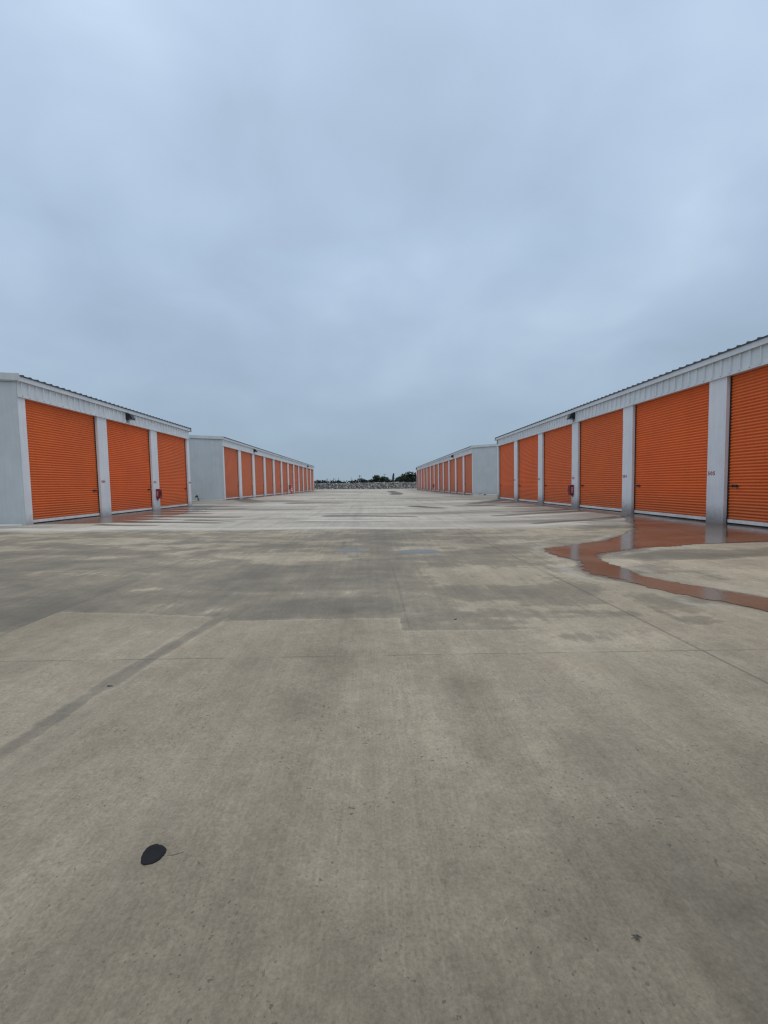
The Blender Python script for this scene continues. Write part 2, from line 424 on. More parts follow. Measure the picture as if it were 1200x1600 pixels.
# ------------------------------------------------------------------ ground
def sdf_poly(P, X, Y):
    """signed distance to a polygon, positive inside"""
    d = np.full(X.shape, 1e9); ins = np.zeros(X.shape, bool)
    n = len(P)
    for i in range(n):
        ax, ay = P[i]; bx, by = P[(i+1) % n]
        ex, ey = bx-ax, by-ay
        t = np.clip(((X-ax)*ex + (Y-ay)*ey)/(ex*ex+ey*ey), 0, 1)
        d = np.minimum(d, np.hypot(X-ax-t*ex, Y-ay-t*ey))
        c = ((ay > Y) != (by > Y)) & (X < ex*(Y-ay)/(ey if ey else 1e-12) + ax)
        ins ^= c
    return np.where(ins, d, -d)
def sm(a, b, v):
    t = np.clip((v-a)/(b-a), 0, 1); return t*t*(3-2*t)
def seg(P, X, Y, w0, w1):
    """soft ribbon along a polyline"""
    d = np.full(X.shape, 1e9)
    for (ax, ay), (bx, by) in zip(P, P[1:]):
        ex, ey = bx-ax, by-ay
        t = np.clip(((X-ax)*ex + (Y-ay)*ey)/(ex*ex+ey*ey), 0, 1)
        d = np.minimum(d, np.hypot(X-ax-t*ex, Y-ay-t*ey))
    return 1 - sm(w0, w1, d)

POOL = [(9.73,16.3),(9.73,5.2),(9.4,6.3),(8.9,7.4),(8.3,8.15),(7.81,8.36),(6.99,8.31),(6.19,8.26),(5.5,8.08),(4.93,7.86),(4.4,7.64),(4.02,7.4),(3.81,7.22),(3.66,6.98),(3.6,6.75),(3.54,6.5),(3.53,6.32),(3.56,5.89),
        (3.51,5.6),(3.64,5.17),(3.85,4.91),(4.01,4.65),(4.13,4.39),(4.5,3.95),(5.2,3.3),(6.0,2.9),(6.1,2.5),(5.2,2.75),(4.3,3.4),(3.73,3.97),(3.66,4.24),(3.48,4.44),(3.31,4.91),(3.2,5.2),(3.09,5.45),(2.97,5.7),(2.95,5.9),(3.06,6.33),(3.2,6.6),(3.26,6.86),
        (3.16,7.2),(3.18,7.5),(3.28,7.9),(3.36,8.15),(4.05,8.53),(4.76,8.9),(5.6,9.64),(6.3,10.4),(6.79,11.11),(7.5,12.3),(8.14,13.67),(8.9,15.0)]
xs = np.concatenate([np.linspace(-46, -12.5, 22), np.arange(-12.0, -4.0, 0.11), np.arange(-4.0, 4.5, 0.06), np.arange(4.5, 10.2, 0.1), np.linspace(10.7, 46, 22)])
ys = np.concatenate([np.linspace(-16, -0.5, 16), np.arange(0.0, 5.0, 0.05), np.arange(5.0, 12, 0.1), np.arange(12, 31, 0.12), np.arange(31, 42, 0.3), np.linspace(42.5, 118, 90)])
X, Y = np.meshgrid(xs, ys)
Z = gz(X, Y)
nx, ny = len(xs), len(ys)
verts = np.stack([X, Y, Z], -1).reshape(-1, 3)
idx = np.arange(nx*ny).reshape(ny, nx)
faces = np.stack([idx[:-1,:-1], idx[:-1,1:], idx[1:,1:], idx[1:,:-1]], -1).reshape(-1, 4)
me = bpy.data.meshes.new('concrete_yard')
me.from_pydata(verts.tolist(), [], faces.tolist())
for p in me.polygons: p.use_smooth = True
def put_attr(name, arr):
    a = me.attributes.new(name, 'FLOAT', 'POINT'); a.data.foreach_set('value', arr.astype(np.float32).ravel())
pool = sdf_poly(POOL, X, Y)
put_attr('pool', np.clip(pool, -3, 3))
# how damp the slab is, before the shader breaks it up
edge_y = np.where(X < -3.05, 3.75 + (X + 3.05)*0.0, np.where(X < -1.32, 4.30 - (X+3.1)*0.16, np.where(X < 0.25, 3.93, 3.60 - 0.04*(X-0.25))))
soft = np.where(X < -3.05, 0.35, np.where(X > 1.4, 0.5, 0.035))
damp = (0.80 - 0.30*sm(5.6, 6.8, Y)*(1 - sm(-0.8, 0.3, X)) - 0.24*sm(0.1, 1.0, X) - 0.14*sm(2.2, 3.0, X))*sm(-soft, soft, Y - edge_y)*(1 - sm(11.9, 12.2, Y))
LD = [(-10.9,11.9),(-8.8,12.7),(-7.1,12.9),(-5.0,12.0),(-3.8,10.4),(-3.3,8.2),(-3.2,6.4),(-4.5,6.5),(-6.0,7.1),(-9,7.4)]
damp = np.maximum(damp, 0.60*sm(-0.5, 0.5, sdf_poly(LD, X, Y)))
damp = np.maximum(damp, 0.70*seg([(-1.40,4.05),(-1.52,3.5),(-1.64,2.8),(-1.70,2.25),(-1.74,1.85),(-1.80,0.5)], X, Y, 0.0, 0.14))
for bx, by, rx, ry, a in ((-0.38,8.14,0.35,0.33,0.9),(0.85,7.95,0.55,0.38,0.95),(0.9,4.95,0.5,0.5,0.80),(-0.9,6.2,0.9,1.6,0.66),(-0.33,4.6,0.14,0.9,0.72),(2.9,4.3,0.5,1.2,0.66),(5.4,7.15,2.2,0.85,1.05),(8.0,7.2,1.9,1.0,1.0),(6.0,5.6,1.5,0.5,0.15),(4.6,9.2,2.0,1.2,0.72),(7.3,12.0,2.0,1.6,1.0),(2.0,3.4,1.0,0.3,0.5),(-4.2,3.4,1.0,0.6,0.7)):
    damp = np.maximum(damp, a*(1 - sm(0.35, 1.1, np.hypot((X-bx)/rx, (Y-by)/ry))))
FR = [(8.4,13.4),(8.8,15.4),(8.7,20),(9.0,26),(9.1,33.3),(9.7,33.3),(9.7,12)]
film = 1.0*sm(-0.12, 0.25, sdf_poly(FR, X, Y))
FL = [(-11,14.4),(-9.2,14.5),(-8.35,14.6),(-7.9,16.0),(-8.2,20.0),(-8.8,24.6),(-9.6,27.2),(-11,27.2)]
film = np.maximum(film, 1.0*sm(-0.25, 0.25, sdf_poly(FL, X, Y)))
for ya, yb in ((33.0, 84.5),):
    film = np.maximum(film, 0.85*(1 - sm(0.3, 1.6, X - XL))*sm(ya, ya + 1, Y)*(1 - sm(yb - 1, yb, Y)))
film = np.maximum(film, 0.85*(1 - sm(0.2, 1.4, XR - X))*sm(41.0, 42, Y)*(1 - sm(92, 93, Y)))
film = np.maximum(film, 0.75*(1 - sm(0.0, 0.16, -pool))*sm(3.0, 3.6, Y))
for bx, by, rx, ry, a in ((-0.38,8.14,0.40,0.30,0.80),(0.85,7.95,0.50,0.34,0.95)):
    film = np.maximum(film, a*(1 - sm(0.6, 1.0, np.hypot((X-bx)/rx, (Y-by)/ry))))
# thin fingers of run-off that leave the doors across the slab
RUN = [((-8.6,14.0),(-6.74,13.73),.10),((-8.15,15.09),(-5.17,14.46),.14),((-8.61,16.39),(-7.47,15.99),.12),((-6.47,15.62),(-4.84,15.2),.10),((-8.84,17.54),(-5.29,17.04),.16),((-9.46,19.32),(-7.4,19.38),.20),
       ((-9.59,20.69),(-7.99,20.76),.2),((-9.25,22.78),(-6.9,22.8),.22),((-10.38,25.75),(-8.9,25.82),.3),((8.9,19.4),(6.21,18.26),.14),((8.9,18.2),(4.84,16.56),.15),((8.9,14.85),(7.0,13.9),.16),((7.0,13.9),(5.01,13.05),.10),((6.51,24.2),(5.15,24.2),.3),
       ((9.0,30.6),(6.01,25.9),.25),((2.44,24.66),(3.5,22.36),.22),((3.33,76.0),(3.44,56.2),.35),((3.44,58),(2.7,49),.35),((-5.15,29.35),(-2.28,29.23),.28),((-1.67,17.39),(1.45,16.74),.15),((-11.0,36.4),(-8.14,30.5),.35),((-6.95,31.82),(-5.13,31.89),.2),
       ((8.9,22.5),(7.3,22.3),.2),((8.9,27),(7.5,26.6),.25)]
run = np.zeros_like(X)
for a, b, w in RUN:
    ax, ay = a; bx, by = b; ex, ey = bx-ax, by-ay
    tt = np.clip(((X-ax)*ex + (Y-ay)*ey)/(ex*ex+ey*ey), 0, 1)
    dd = np.hypot(X-ax-tt*ex, Y-ay-tt*ey + 0.10*np.sin(X*1.7 + ay))
    run = np.maximum(run, (1 - sm(w*1.4, w*2.8, dd))*(1.0 - 0.35*tt))
put_attr('run', run)
CRUST = [((-8.3,14.55),(-5.6,14.1)),((-8.2,15.75),(-5.2,15.0)),((-8.5,16.95),(-5.0,16.2)),((-8.9,18.4),(-5.4,18.2)),((-9.2,20.1),(-6.6,20.1)),((-9.4,21.8),(-6.4,21.8)),((-9.9,24.2),(-6.0,24.3)),((8.6,14.3),(4.6,12.6)),((8.3,17.2),(5.0,15.8)),((-10.2,12.75),(-3.5,12.45)),((-3,12.5),(2,12.3)),((-2,15.2),(2.4,14.9))]
crust = np.zeros_like(X)
for (ax, ay), (bx, by) in CRUST:
    ex, ey = bx-ax, by-ay
    tt = np.clip(((X-ax)*ex + (Y-ay)*ey)/(ex*ex+ey*ey), 0, 1)
    dd = np.hypot((X-ax-tt*ex)*0.5, Y-ay-tt*ey + 0.12*np.sin(X*1.3 + ay))
    crust = np.maximum(crust, (1 - sm(0.10, 0.42, dd))*(1 - 0.4*tt))
put_attr('crust', crust)
tone = 0.44*sm(2.1, 0.8, Y + 0.55*np.clip(0.75 - X, -0.3, 2.0))  # painted vignette: near slab darkened, most towards the right
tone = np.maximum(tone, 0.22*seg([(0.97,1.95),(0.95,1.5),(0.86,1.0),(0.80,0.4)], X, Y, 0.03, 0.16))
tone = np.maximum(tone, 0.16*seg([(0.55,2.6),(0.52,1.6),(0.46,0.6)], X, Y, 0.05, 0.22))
tone = np.maximum(tone, 0.26*sm(1.75, 0.75, Y))  # vignette along the nearest strip, put into the slab colour
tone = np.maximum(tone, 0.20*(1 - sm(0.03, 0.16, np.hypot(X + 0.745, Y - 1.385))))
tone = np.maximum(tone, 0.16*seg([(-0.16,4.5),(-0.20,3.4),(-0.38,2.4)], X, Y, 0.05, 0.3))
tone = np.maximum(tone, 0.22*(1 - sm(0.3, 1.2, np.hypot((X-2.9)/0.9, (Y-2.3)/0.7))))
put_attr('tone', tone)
fing = np.exp(-np.clip(X - XL - 2.2, 0, 99)/2.1)*sm(13.9, 14.6, Y)*(1 - sm(33, 36, Y)*0.6)
fing = np.maximum(fing, np.exp(-np.clip(XR - X - 1.0, 0, 99)/2.6)*sm(11.5, 13, Y)*0.9)
put_attr('damp', damp); put_attr('film', film); put_attr('finger', fing)
put_attr('pale', sm(11.6, 12.4, Y))
yard = bpy.data.objects.new('concrete_yard', me); COL.objects.link(yard); tag(yard, kind='structure')

t = NT('broomed_concrete')
a_pool, a_damp, a_film, a_fing, a_pale = (t.attr(k) for k in ('pool', 'damp', 'film', 'finger', 'pale'))
px, py, pz = t.sep()
big = t.noise(0.35, 5, 0.6); mid = t.noise(2.2, 5, 0.62); fine = t.noise(26, 5, 0.75); grit = t.noise(85, 3, 0.8)
broom = t.noise(1.0, 4, 0.65, t.map((85, 2.6, 1), rot=(0, 0, 0.02)))
broom2 = t.noise(1.0, 3, 0.6, t.map((9, 0.35, 1), rot=(0, 0, 0.05)))
acrossf = t.noise(1.0, 5, 0.62, t.map((0.11, 0.42, 1)))
acrossw = t.noise(1.0, 4, 0.6, t.map((0.07, 0.26, 1), loc=(3, 5, 0)))
dry = t.mix(t.ss(big, 0.32, 0.7), (0.240, 0.203, 0.148), (0.352, 0.302, 0.225))
dry = t.mix(t.math('MULTIPLY', t.ss(mid, 0.42, 0.72), 0.38), dry, (0.208, 0.178, 0.134))
dry = t.mix(t.math('MULTIPLY', t.ss(t.noise(1.1, 3), 0.56, 0.74), 0.30), dry, (0.33, 0.255, 0.180))
pale = t.mix(t.ss(acrossw, 0.3, 0.7), (0.335, 0.304, 0.255), (0.50, 0.460, 0.390))
c = t.mix(a_pale, dry, pale)
# one tint per slab
slab = t.n('ShaderNodeTexWhiteNoise', noise_dimensions='2D')
cmb = t.n('ShaderNodeCombineXYZ')
t.l(t.math('FLOOR', t.math('DIVIDE', t.math('ADD', px, 3.05), 5.48)), cmb.inputs[0]); t.l(t.math('FLOOR', t.math('DIVIDE', t.math('SUBTRACT', py, 3.07), 4.52)), cmb.inputs[1])
t.l(cmb.outputs[0], slab.inputs['Vector'])
c = t.mix(1.0, c, t.n('ShaderNodeRGB').outputs[0], 'MULTIPLY') if False else c
tint = t.ss(slab.outputs['Value'], 0, 1, 0.90, 1.07, 'LINEAR')
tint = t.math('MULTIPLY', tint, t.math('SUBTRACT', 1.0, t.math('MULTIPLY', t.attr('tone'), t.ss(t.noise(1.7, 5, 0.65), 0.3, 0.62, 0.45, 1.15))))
def scale(col, f):
    x = t.n('ShaderNodeVectorMath', operation='SCALE'); t.put(x.inputs[0], col); t.put(x.inputs['Scale'], f); return x.outputs[0]
tex = t.math('ADD', t.math('MULTIPLY', t.ss(broom, 0.25, 0.75, -0.09, 0.09, 'LINEAR'), 1.0), t.ss(fine, 0.25, 0.75, -0.17, 0.17, 'LINEAR'))
tex = t.math('ADD', tex, t.ss(grit, 0.25, 0.75, -0.24, 0.24, 'LINEAR'))
tex = t.math('ADD', tex, t.ss(broom2, 0.25, 0.75, -0.07, 0.07, 'LINEAR'))
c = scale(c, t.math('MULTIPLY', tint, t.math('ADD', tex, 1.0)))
c = scale(c, t.ss(t.noise(7.5, 4, 0.65), 0.28, 0.72, 0.93, 1.12, 'LINEAR'))
c = scale(c, t.ss(t.noise(1.0, 4, 0.6, t.map((3.4, 0.7, 1), rot=(0, 0, 0.05), loc=(4, 1, 0))), 0.3, 0.7, 0.95, 1.10, 'LINEAR'))
# aggregate pits
pitm = t.math('MULTIPLY', t.ss(t.noise(62, 2, 0.5), 0.655, 0.72), t.ss(t.noise(3.0, 3), 0.42, 0.6))
pit2 = t.math('MULTIPLY', t.ss(t.noise(120, 2, 0.6), 0.62, 0.72), t.ss(t.noise(2.1, 3), 0.40, 0.6))
c = t.mix(t.math('MULTIPLY', pitm, 0.62), c, (0.065, 0.058, 0.05))
c = t.mix(t.math('MULTIPLY', pit2, 0.28), c, (0.085, 0.078, 0.066))
# old tyre lanes
lane = t.ss(t.noise(1.0, 2, 0.5, t.map((1.5, 0.03, 1), rot=(0, 0, -0.015))), 0.5, 0.68)
c = t.mix(t.math('MULTIPLY', lane, 0.16), c, (0.15, 0.145, 0.13))
# damp
blot = t.math('ADD', t.math('MULTIPLY', t.noise(1.0, 6, 0.62, t.map((0.40, 0.95, 1), rot=(0, 0, 0.12)), 0.6), 0.75), t.math('MULTIPLY', mid, 0.25))
dn = t.math('ADD', a_damp, t.math('MULTIPLY', t.math('SUBTRACT', blot, 0.5), t.ss(a_damp, 0.1, 0.6, 0.35, 2.7)))
dn = t.math('ADD', dn, t.math('MULTIPLY', t.math('SUBTRACT', t.noise(1.0, 3, 0.6, t.map((16, 1.1, 1), rot=(0, 0, -0.5))), 0.5), 0.42))
dm = t.math('ADD', t.math('MULTIPLY', t.ss(dn, 0.40, 0.58), 0.52), t.math('MULTIPLY', t.ss(dn, 0.5, 1.10), 0.48))
sheet = t.math('MULTIPLY', t.ss(acrossf, 0.50, 0.64), t.math('MULTIPLY', a_pale, 0.75))
fn = t.noise(1.0, 2, 0.45, t.map((0.07, 0.85, 1), loc=(0, 0.7, 0)))
finger = t.ss(t.math('ADD', fn, t.math('MULTIPLY', t.math('SUBTRACT', a_fing, 0.45), 0.40)), 0.50, 0.55)
finger = t.math('MULTIPLY', finger, t.ss(a_fing, 0.03, 0.3))
filmm = t.ss(t.math('ADD', a_film, t.math('MULTIPLY', t.math('SUBTRACT', t.noise(1.0, 4, 0.6, t.map((0.5, 1.6, 1))), 0.5), 0.8)), 0.35, 0.75)
filmm = t.math('MAXIMUM', filmm, t.math('MULTIPLY', finger, 0.45))
dm = t.math('MAXIMUM', dm, sheet)
c = scale(c, t.ss(dm, 0, 1, 1.0, 0.62, 'LINEAR'))
c = t.mix(t.math('MULTIPLY', dm, 0.25), c, (0.135, 0.128, 0.105))
c = scale(c, t.math('ADD', 1.0, t.math('MULTIPLY', t.math('MULTIPLY', a_damp, t.math('SUBTRACT', 1.0, dm)), 0.30)))
c = t.mix(filmm, c, scale(t.mix(0.55, c, (0.17, 0.125, 0.095)), 0.62))
c = t.mix(t.math('MULTIPLY', t.attr('crust'), t.ss(acrossf, 0.3, 0.6, 0.25, 0.75)), c, (0.60, 0.57, 0.49))
c = t.mix(t.math('MULTIPLY', t.attr('run'), 0.92), c, (0.075, 0.060, 0.046))
# pale lime rim along the water
rim = t.math('MULTIPLY', t.ss(t.math('ABSOLUTE', t.math('ADD', a_pool, t.math('ADD', 0.24, t.math('MULTIPLY', t.math('SUBTRACT', mid, 0.5), 0.5)))), 0.0, 0.15, 1, 0), t.ss(t.noise(1.3, 4, 0.6), 0.42, 0.62))
c = t.mix(t.math('MULTIPLY', rim, 0.50), c, (0.42, 0.40, 0.35))
# saw cut joints
def joint(coord, at, w, wob=0.012):
    d = t.math('ABSOLUTE', t.math('ADD', t.math('SUBTRACT', coord, at), t.math('MULTIPLY', t.math('SUBTRACT', t.noise(1.4, 3), 0.5), wob)))
    return t.ss(d, w*0.4, w, 1, 0)
jm = joint(px, 2.40, 0.012)
jm = t.math('MAXIMUM', jm, t.math('MULTIPLY', joint(px, -3.08, 0.011), 0.75))
for at in (-8.5, 7.9): jm = t.math('MAXIMUM', jm, t.math('MULTIPLY', joint(px, at, 0.012), 0.6))
jm = t.math('MAXIMUM', jm, t.math('MULTIPLY', t.math('MULTIPLY', joint(px, 0.30, 0.010, 0.03), 0.5), t.math('MULTIPLY', t.ss(py, 3.65, 3.7), t.ss(py, 6.2, 6.6, 1, 0))))
m4 = t.math('ABSOLUTE', t.math('ADD', t.math('SUBTRACT', t.math('FLOORED_MODULO', t.math('SUBTRACT', py, 3.07 - 2.26 - 0.0), 4.52), 2.26), t.math('MULTIPLY', t.math('SUBTRACT', t.noise(2.0, 4), 0.5), 0.02)))
jt = t.math('MULTIPLY', t.ss(m4, 0.003, 0.010, 1, 0), t.ss(t.noise(2.7, 4), 0.38, 0.55, 0.15, 0.9))
jm = t.math('MAXIMUM', jm, jt)
c = t.mix(t.math('MULTIPLY', jm, 0.43), c, (0.06, 0.055, 0.048))
wet = t.math('MAXIMUM', t.math('MULTIPLY', dm, 0.22), filmm)
rough = t.ss(wet, 0, 1, 0.88, 0.27, 'LINEAR')
rough = t.math('ADD', rough, t.math('MULTIPLY', t.math('SUBTRACT', fine, 0.5), t.ss(filmm, 0, 0.6, 0.25, 0.0)))
hgt = t.math('ADD', t.math('MULTIPLY', fine, 0.5), t.math('ADD', t.math('MULTIPLY', broom, 0.9), t.math('ADD', t.math('MULTIPLY', grit, 0.35), t.math('ADD', t.math('MULTIPLY', pitm, -1.0), t.math('MULTIPLY', jm, -1.5)))))
t.bump(hgt, t.ss(wet, 0, 1, 0.42, 0.06, 'LINEAR'), 0.006)
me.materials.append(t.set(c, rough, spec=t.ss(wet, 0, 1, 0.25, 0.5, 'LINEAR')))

# the standing water: one flat sheet with a ragged outline, 4 mm above the slab
def ragged(P, step=0.05, amp=0.05, seed=3):
    rnd = random.Random(seed); out = []
    ph = [(rnd.uniform(0, 6.28), rnd.uniform(0.6, 1.4)) for _ in range(8)]
    s = 0.0
    for i in range(len(P)):
        a = Vector(P[i]); b = Vector(P[(i+1) % len(P)]); L = (b-a).length; n = max(1, int(L/step))
        nrm = Vector(((b-a).y, -(b-a).x)).normalized()
        for k in range(n):
            p = a + (b-a)*(k/n); q = s + L*k/n
            w = sum(math.sin(q*f*(1.6 + 2.3*j*j*0.6 + j) + o)/(1 + j*0.7) for j, (o, f) in enumerate(ph))*amp*0.30
            if p.x > 9.5: w = 0
            w *= 0.35 + 0.65*min(1, abs(p.y - 3)/5)
            out.append(p + nrm*w)
        s += L
    return out
def chaikin(P, n=2):
    for _ in range(n):
        Q = []
        for i in range(len(P)):
            a = Vector(P[i]); b = Vector(P[(i+1) % len(P)]); Q += [a*0.75 + b*0.25, a*0.25 + b*0.75]
        P = Q
    return [tuple(p) for p in P]
rag = ragged(chaikin(POOL, 1), 0.03, 0.22)
m = MB()
vs = [m.bm.verts.new((p.x, p.y, -0.016)) for p in rag]
f = m.bm.faces.new(vs); bmesh.ops.triangulate(m.bm, faces=[f])
for f in m.bm.faces:
    f.normal_update()
    if f.normal.z < 0: f.normal_flip()
t = NT('standing_rain_water')
deep = t.noise(0.9, 4, 0.6); ripple = t.noise(1.0, 3, 0.5, t.map((3.0, 5.0, 1)))
c = t.mix(t.ss(deep, 0.35, 0.65), (0.125, 0.088, 0.062), (0.18, 0.128, 0.092))
c = t.mix(t.math('MULTIPLY', t.ss(t.noise(26, 4, 0.7), 0.5, 0.75), 0.4), c, (0.075, 0.058, 0.045))
t.bump(ripple, 0.05, 0.004)
puddle = m.build('puddle', t.set(c, t.ss(deep, 0.3, 0.7, 0.09, 0.20), ior=1.33, spec=0.42), fix=False)
tag(puddle, kind='structure')

# small things lying on the slab
M['tar'] = painted('black_asphalt_plug', (0.007, 0.007, 0.009), 0.95, 0.3)
def blob(name, x, y, rx, ry, rot, h, mat, n=40, seed=1, wob=0.07):
    rnd = random.Random(seed); z = float(gz(x, y)); m = MB()
    ph = [rnd.uniform(0, 6.28) for _ in range(5)]
    rings = []
    for s_, hh in ((1.0, 0.0), (0.93, h*0.8), (0.6, h), ):
        ring = []
        for k in range(n):
            a = 2*math.pi*k/n
            w = 1 + wob*sum(math.sin(a*(j+2) + p)/(j+1) for j, p in enumerate(ph)) + rnd.uniform(-0.02, 0.02)
            u, v = math.cos(a)*rx*w*s_, math.sin(a)*ry*w*s_
            ring.append(m.bm.verts.new((u*math.cos(rot) - v*math.sin(rot), u*math.sin(rot) + v*math.cos(rot), 0.001 + hh + (rnd.uniform(-0.001, 0.001) if hh else 0))))
        rings.append(ring)
    for a, b in zip(rings, rings[1:]):
        for k in range(n): m.bm.faces.new((a[k], a[(k+1) % n], b[(k+1) % n], b[k]))
    cv = m.bm.verts.new((0, 0, h*0.9))
    for k in range(n): m.bm.faces.new((rings[-1][k], rings[-1][(k+1) % n], cv))
    o = m.build(name, mat); o.location = (x, y, z); return o
PLUG = [(-0.7756, 1.3718), (-0.7864, 1.3967), (-0.7866, 1.4195), (-0.7801, 1.4363), (-0.7629, 1.445), (-0.7434, 1.4403), (-0.7216, 1.4303), (-0.7122, 1.417), (-0.7104, 1.4016), (-0.7191, 1.3759), (-0.734, 1.3643), (-0.7509, 1.3613), (-0.7643, 1.3618)]
m = MB(); rnd = random.Random(4)
pc = Vector((sum(p[0] for p in PLUG)/len(PLUG), sum(p[1] for p in PLUG)/len(PLUG), float(gz(-0.75, 1.4))))
PL = chaikin([(p[0] - pc.x, p[1] - pc.y) for p in PLUG], 2)
rings = []
for s_, hh in ((1.0, 0.0005), (0.95, 0.0035), (0.7, 0.0045), (0.4, 0.003)):
    rings.append([m.bm.verts.new((x*s_*rnd.uniform(0.975, 1.025), y*s_*rnd.uniform(0.975, 1.025), hh + rnd.uniform(-0.0004, 0.0006))) for x, y in PL])
for a, b in zip(rings, rings[1:]):
    for k in range(len(PL)): m.bm.faces.new((a[k], a[(k+1) % len(PL)], b[(k+1) % len(PL)], b[k]))
m.bm.faces.new(rings[-1])
o = m.build('asphalt_patch', M['tar']); o.location = pc
tag(o, 'small black oval asphalt plug in the pale concrete, lower left foreground', 'patch')
M['hair'] = painted('dark_fibre', (0.09, 0.08, 0.065), 0.8, 0.2)
m = MB(); m.tube([(-0.702, 1.398, 0.045), (-0.685, 1.397, 0.045), (-0.668, 1.401, 0.046), (-0.652, 1.409, 0.045)], 0.0007, 5)
for v in m.bm.verts: v.co.z += float(gz(-0.68, 1.4)) - 0.0445
tag(m.build('twig', M['hair']), 'hair-thin dark stem lying beside the black oval plug', 'twig')
M['leaf'] = painted('dead_leaf_brown', (0.07, 0.035, 0.022), 0.8, 0.3)
M['twigbark'] = painted('dark_twig_bark', (0.03, 0.026, 0.022), 0.8, 0.3)
M['straw'] = painted('dry_straw', (0.52, 0.46, 0.34), 0.7, 0.15)
def twig(x, y, L, rot, mat, name, label, cat, r=0.002, n=1, seed=0):
    rnd = random.Random(seed); m = MB()
    for i in range(n):
        a = rot + (rnd.uniform(-1.2, 1.2) if i else 0); l = L*(1 if i == 0 else rnd.uniform(0.3, 0.8)); ox, oy = (0, 0) if i == 0 else (rnd.uniform(-L/3, L/3), rnd.uniform(-L/5, L/5))
        d = Vector((math.cos(a), math.sin(a), 0)); nn = Vector((-d.y, d.x, 0))
        m.tube([Vector((ox, oy, r*1.2)) - d*l/2, Vector((ox, oy, r*1.6)) + nn*l*0.08, Vector((ox, oy, r*1.2)) + d*l/2], [r*0.6, r, r*0.5], 6)
    o = m.build(name, mat); o.location = (x, y, float(gz(x, y)) + 0.0005); tag(o, label, cat)
M['oldtwig'] = painted('weathered_twig', (0.085, 0.08, 0.065), 0.85, 0.3)
twig(0.69, 1.085, 0.030, 0.1, M['oldtwig'], 'twig', 'tuft of dark twig bits on the concrete, lower right foreground', 'twig', 0.0008, 9, 4)
twig(0.352, 1.142, 0.028, 0.75, M['straw'], 'straw', 'short pale straw on the concrete, right of centre in the foreground', 'straw', 0.0009)
twig(-1.62, 2.65, 0.036, 0.1, M['twigbark'], 'twig', 'short dark twig lying on the dark tyre streak at left', 'twig', 0.002, 2, 8)
for x, y, lab in ((0.74, 3.88, 'tiny brown dead leaf on the damp concrete mid yard'), (3.85, 4.72, 'tiny brown dead leaf at the inner edge of the puddle stream')):
    o = blob('dead_leaf', x, y, 0.014, 0.008, R(30), 0.004, M['leaf'], 14, int(x*10), 0.12); tag(o, lab, 'leaf', 'dead leaves on the concrete')

# the land around the yard
M['land'] = None
t = NT('dry_grassland')
c = t.mix(t.ss(t.noise(0.02, 5), 0.35, 0.65), (0.075, 0.085, 0.045), (0.16, 0.14, 0.085))
c = t.mix(t.math('MULTIPLY', t.ss(t.noise(1.2, 5, 0.7), 0.4, 0.7), 0.5), c, (0.05, 0.06, 0.03))
M['land'] = t.set(c, 0.95)
m = MB(); S = 4000
m.quad([(-S, -S, -0.5), (S, -S, -0.5), (S, S, -0.5), (-S, S, -0.5)])
tag(m.build('terrain', M['land']), kind='structure')

# ------------------------------------------------------------------ rubble wall at the end of the yard
t = NT('rubble_stone')
isl = t.n('ShaderNodeNewGeometry').outputs['Random Per Island']
rmp = t.n('ShaderNodeValToRGB'); t.l(isl, rmp.inputs[0])
cr = rmp.color_ramp; cr.elements[0].color = (0.13, 0.128, 0.125, 1); cr.elements[1].color = (0.58, 0.57, 0.54, 1)
for p_, col in ((0.3, (0.20, 0.197, 0.190, 1)), (0.55, (0.30, 0.292, 0.280, 1)), (0.8, (0.42, 0.40, 0.37, 1))):
    e = cr.elements.new(p_); e.color = col
c = t.mix(t.math('MULTIPLY', t.noise(9, 4), 0.5), rmp.outputs[0], (0.12, 0.11, 0.10))
t.bump(t.noise(12, 4), 0.5, 0.05)
M['stone'] = t.set(c, 0.9)
WY = 115.5
wall = empty('rubble_wall', (0, WY, 0.1)); tag(wall, 'low grey rubble stone bank across the far end of the yard', 'stone wall')
m = MB()
def wall_z(x): return 1.72 - 0.004*(x) + 0.05*math.sin(x*0.31) + 0.03*math.sin(x*1.1)
xw = [x*0.5 for x in range(-92, 93)]
m.strip([(x, 0.25, -0.5) for x in xw], [(x, 0.65, wall_z(x) - 0.12) for x in xw])
m.strip([(x, 0.65, wall_z(x) - 0.12) for x in xw], [(x, 3.0, wall_z(x) - 0.15) for x in xw])
m.strip([(x, 3.0, wall_z(x) - 0.15) for x in xw], [(x, 3.4, -0.6) for x in xw])
m.build('earth_core', painted('packed_earth', (0.10, 0.095, 0.085), 0.95, 0.2), wall)
rnd = random.Random(11); V = []; F = []
ico = bmesh.new(); bmesh.ops.create_icosphere(ico, subdivisions=1, radius=1.0)
iv = np.array([v.co[:] for v in ico.verts]); ifc = [[v.index for v in f.verts] for f in ico.faces]; ico.free()
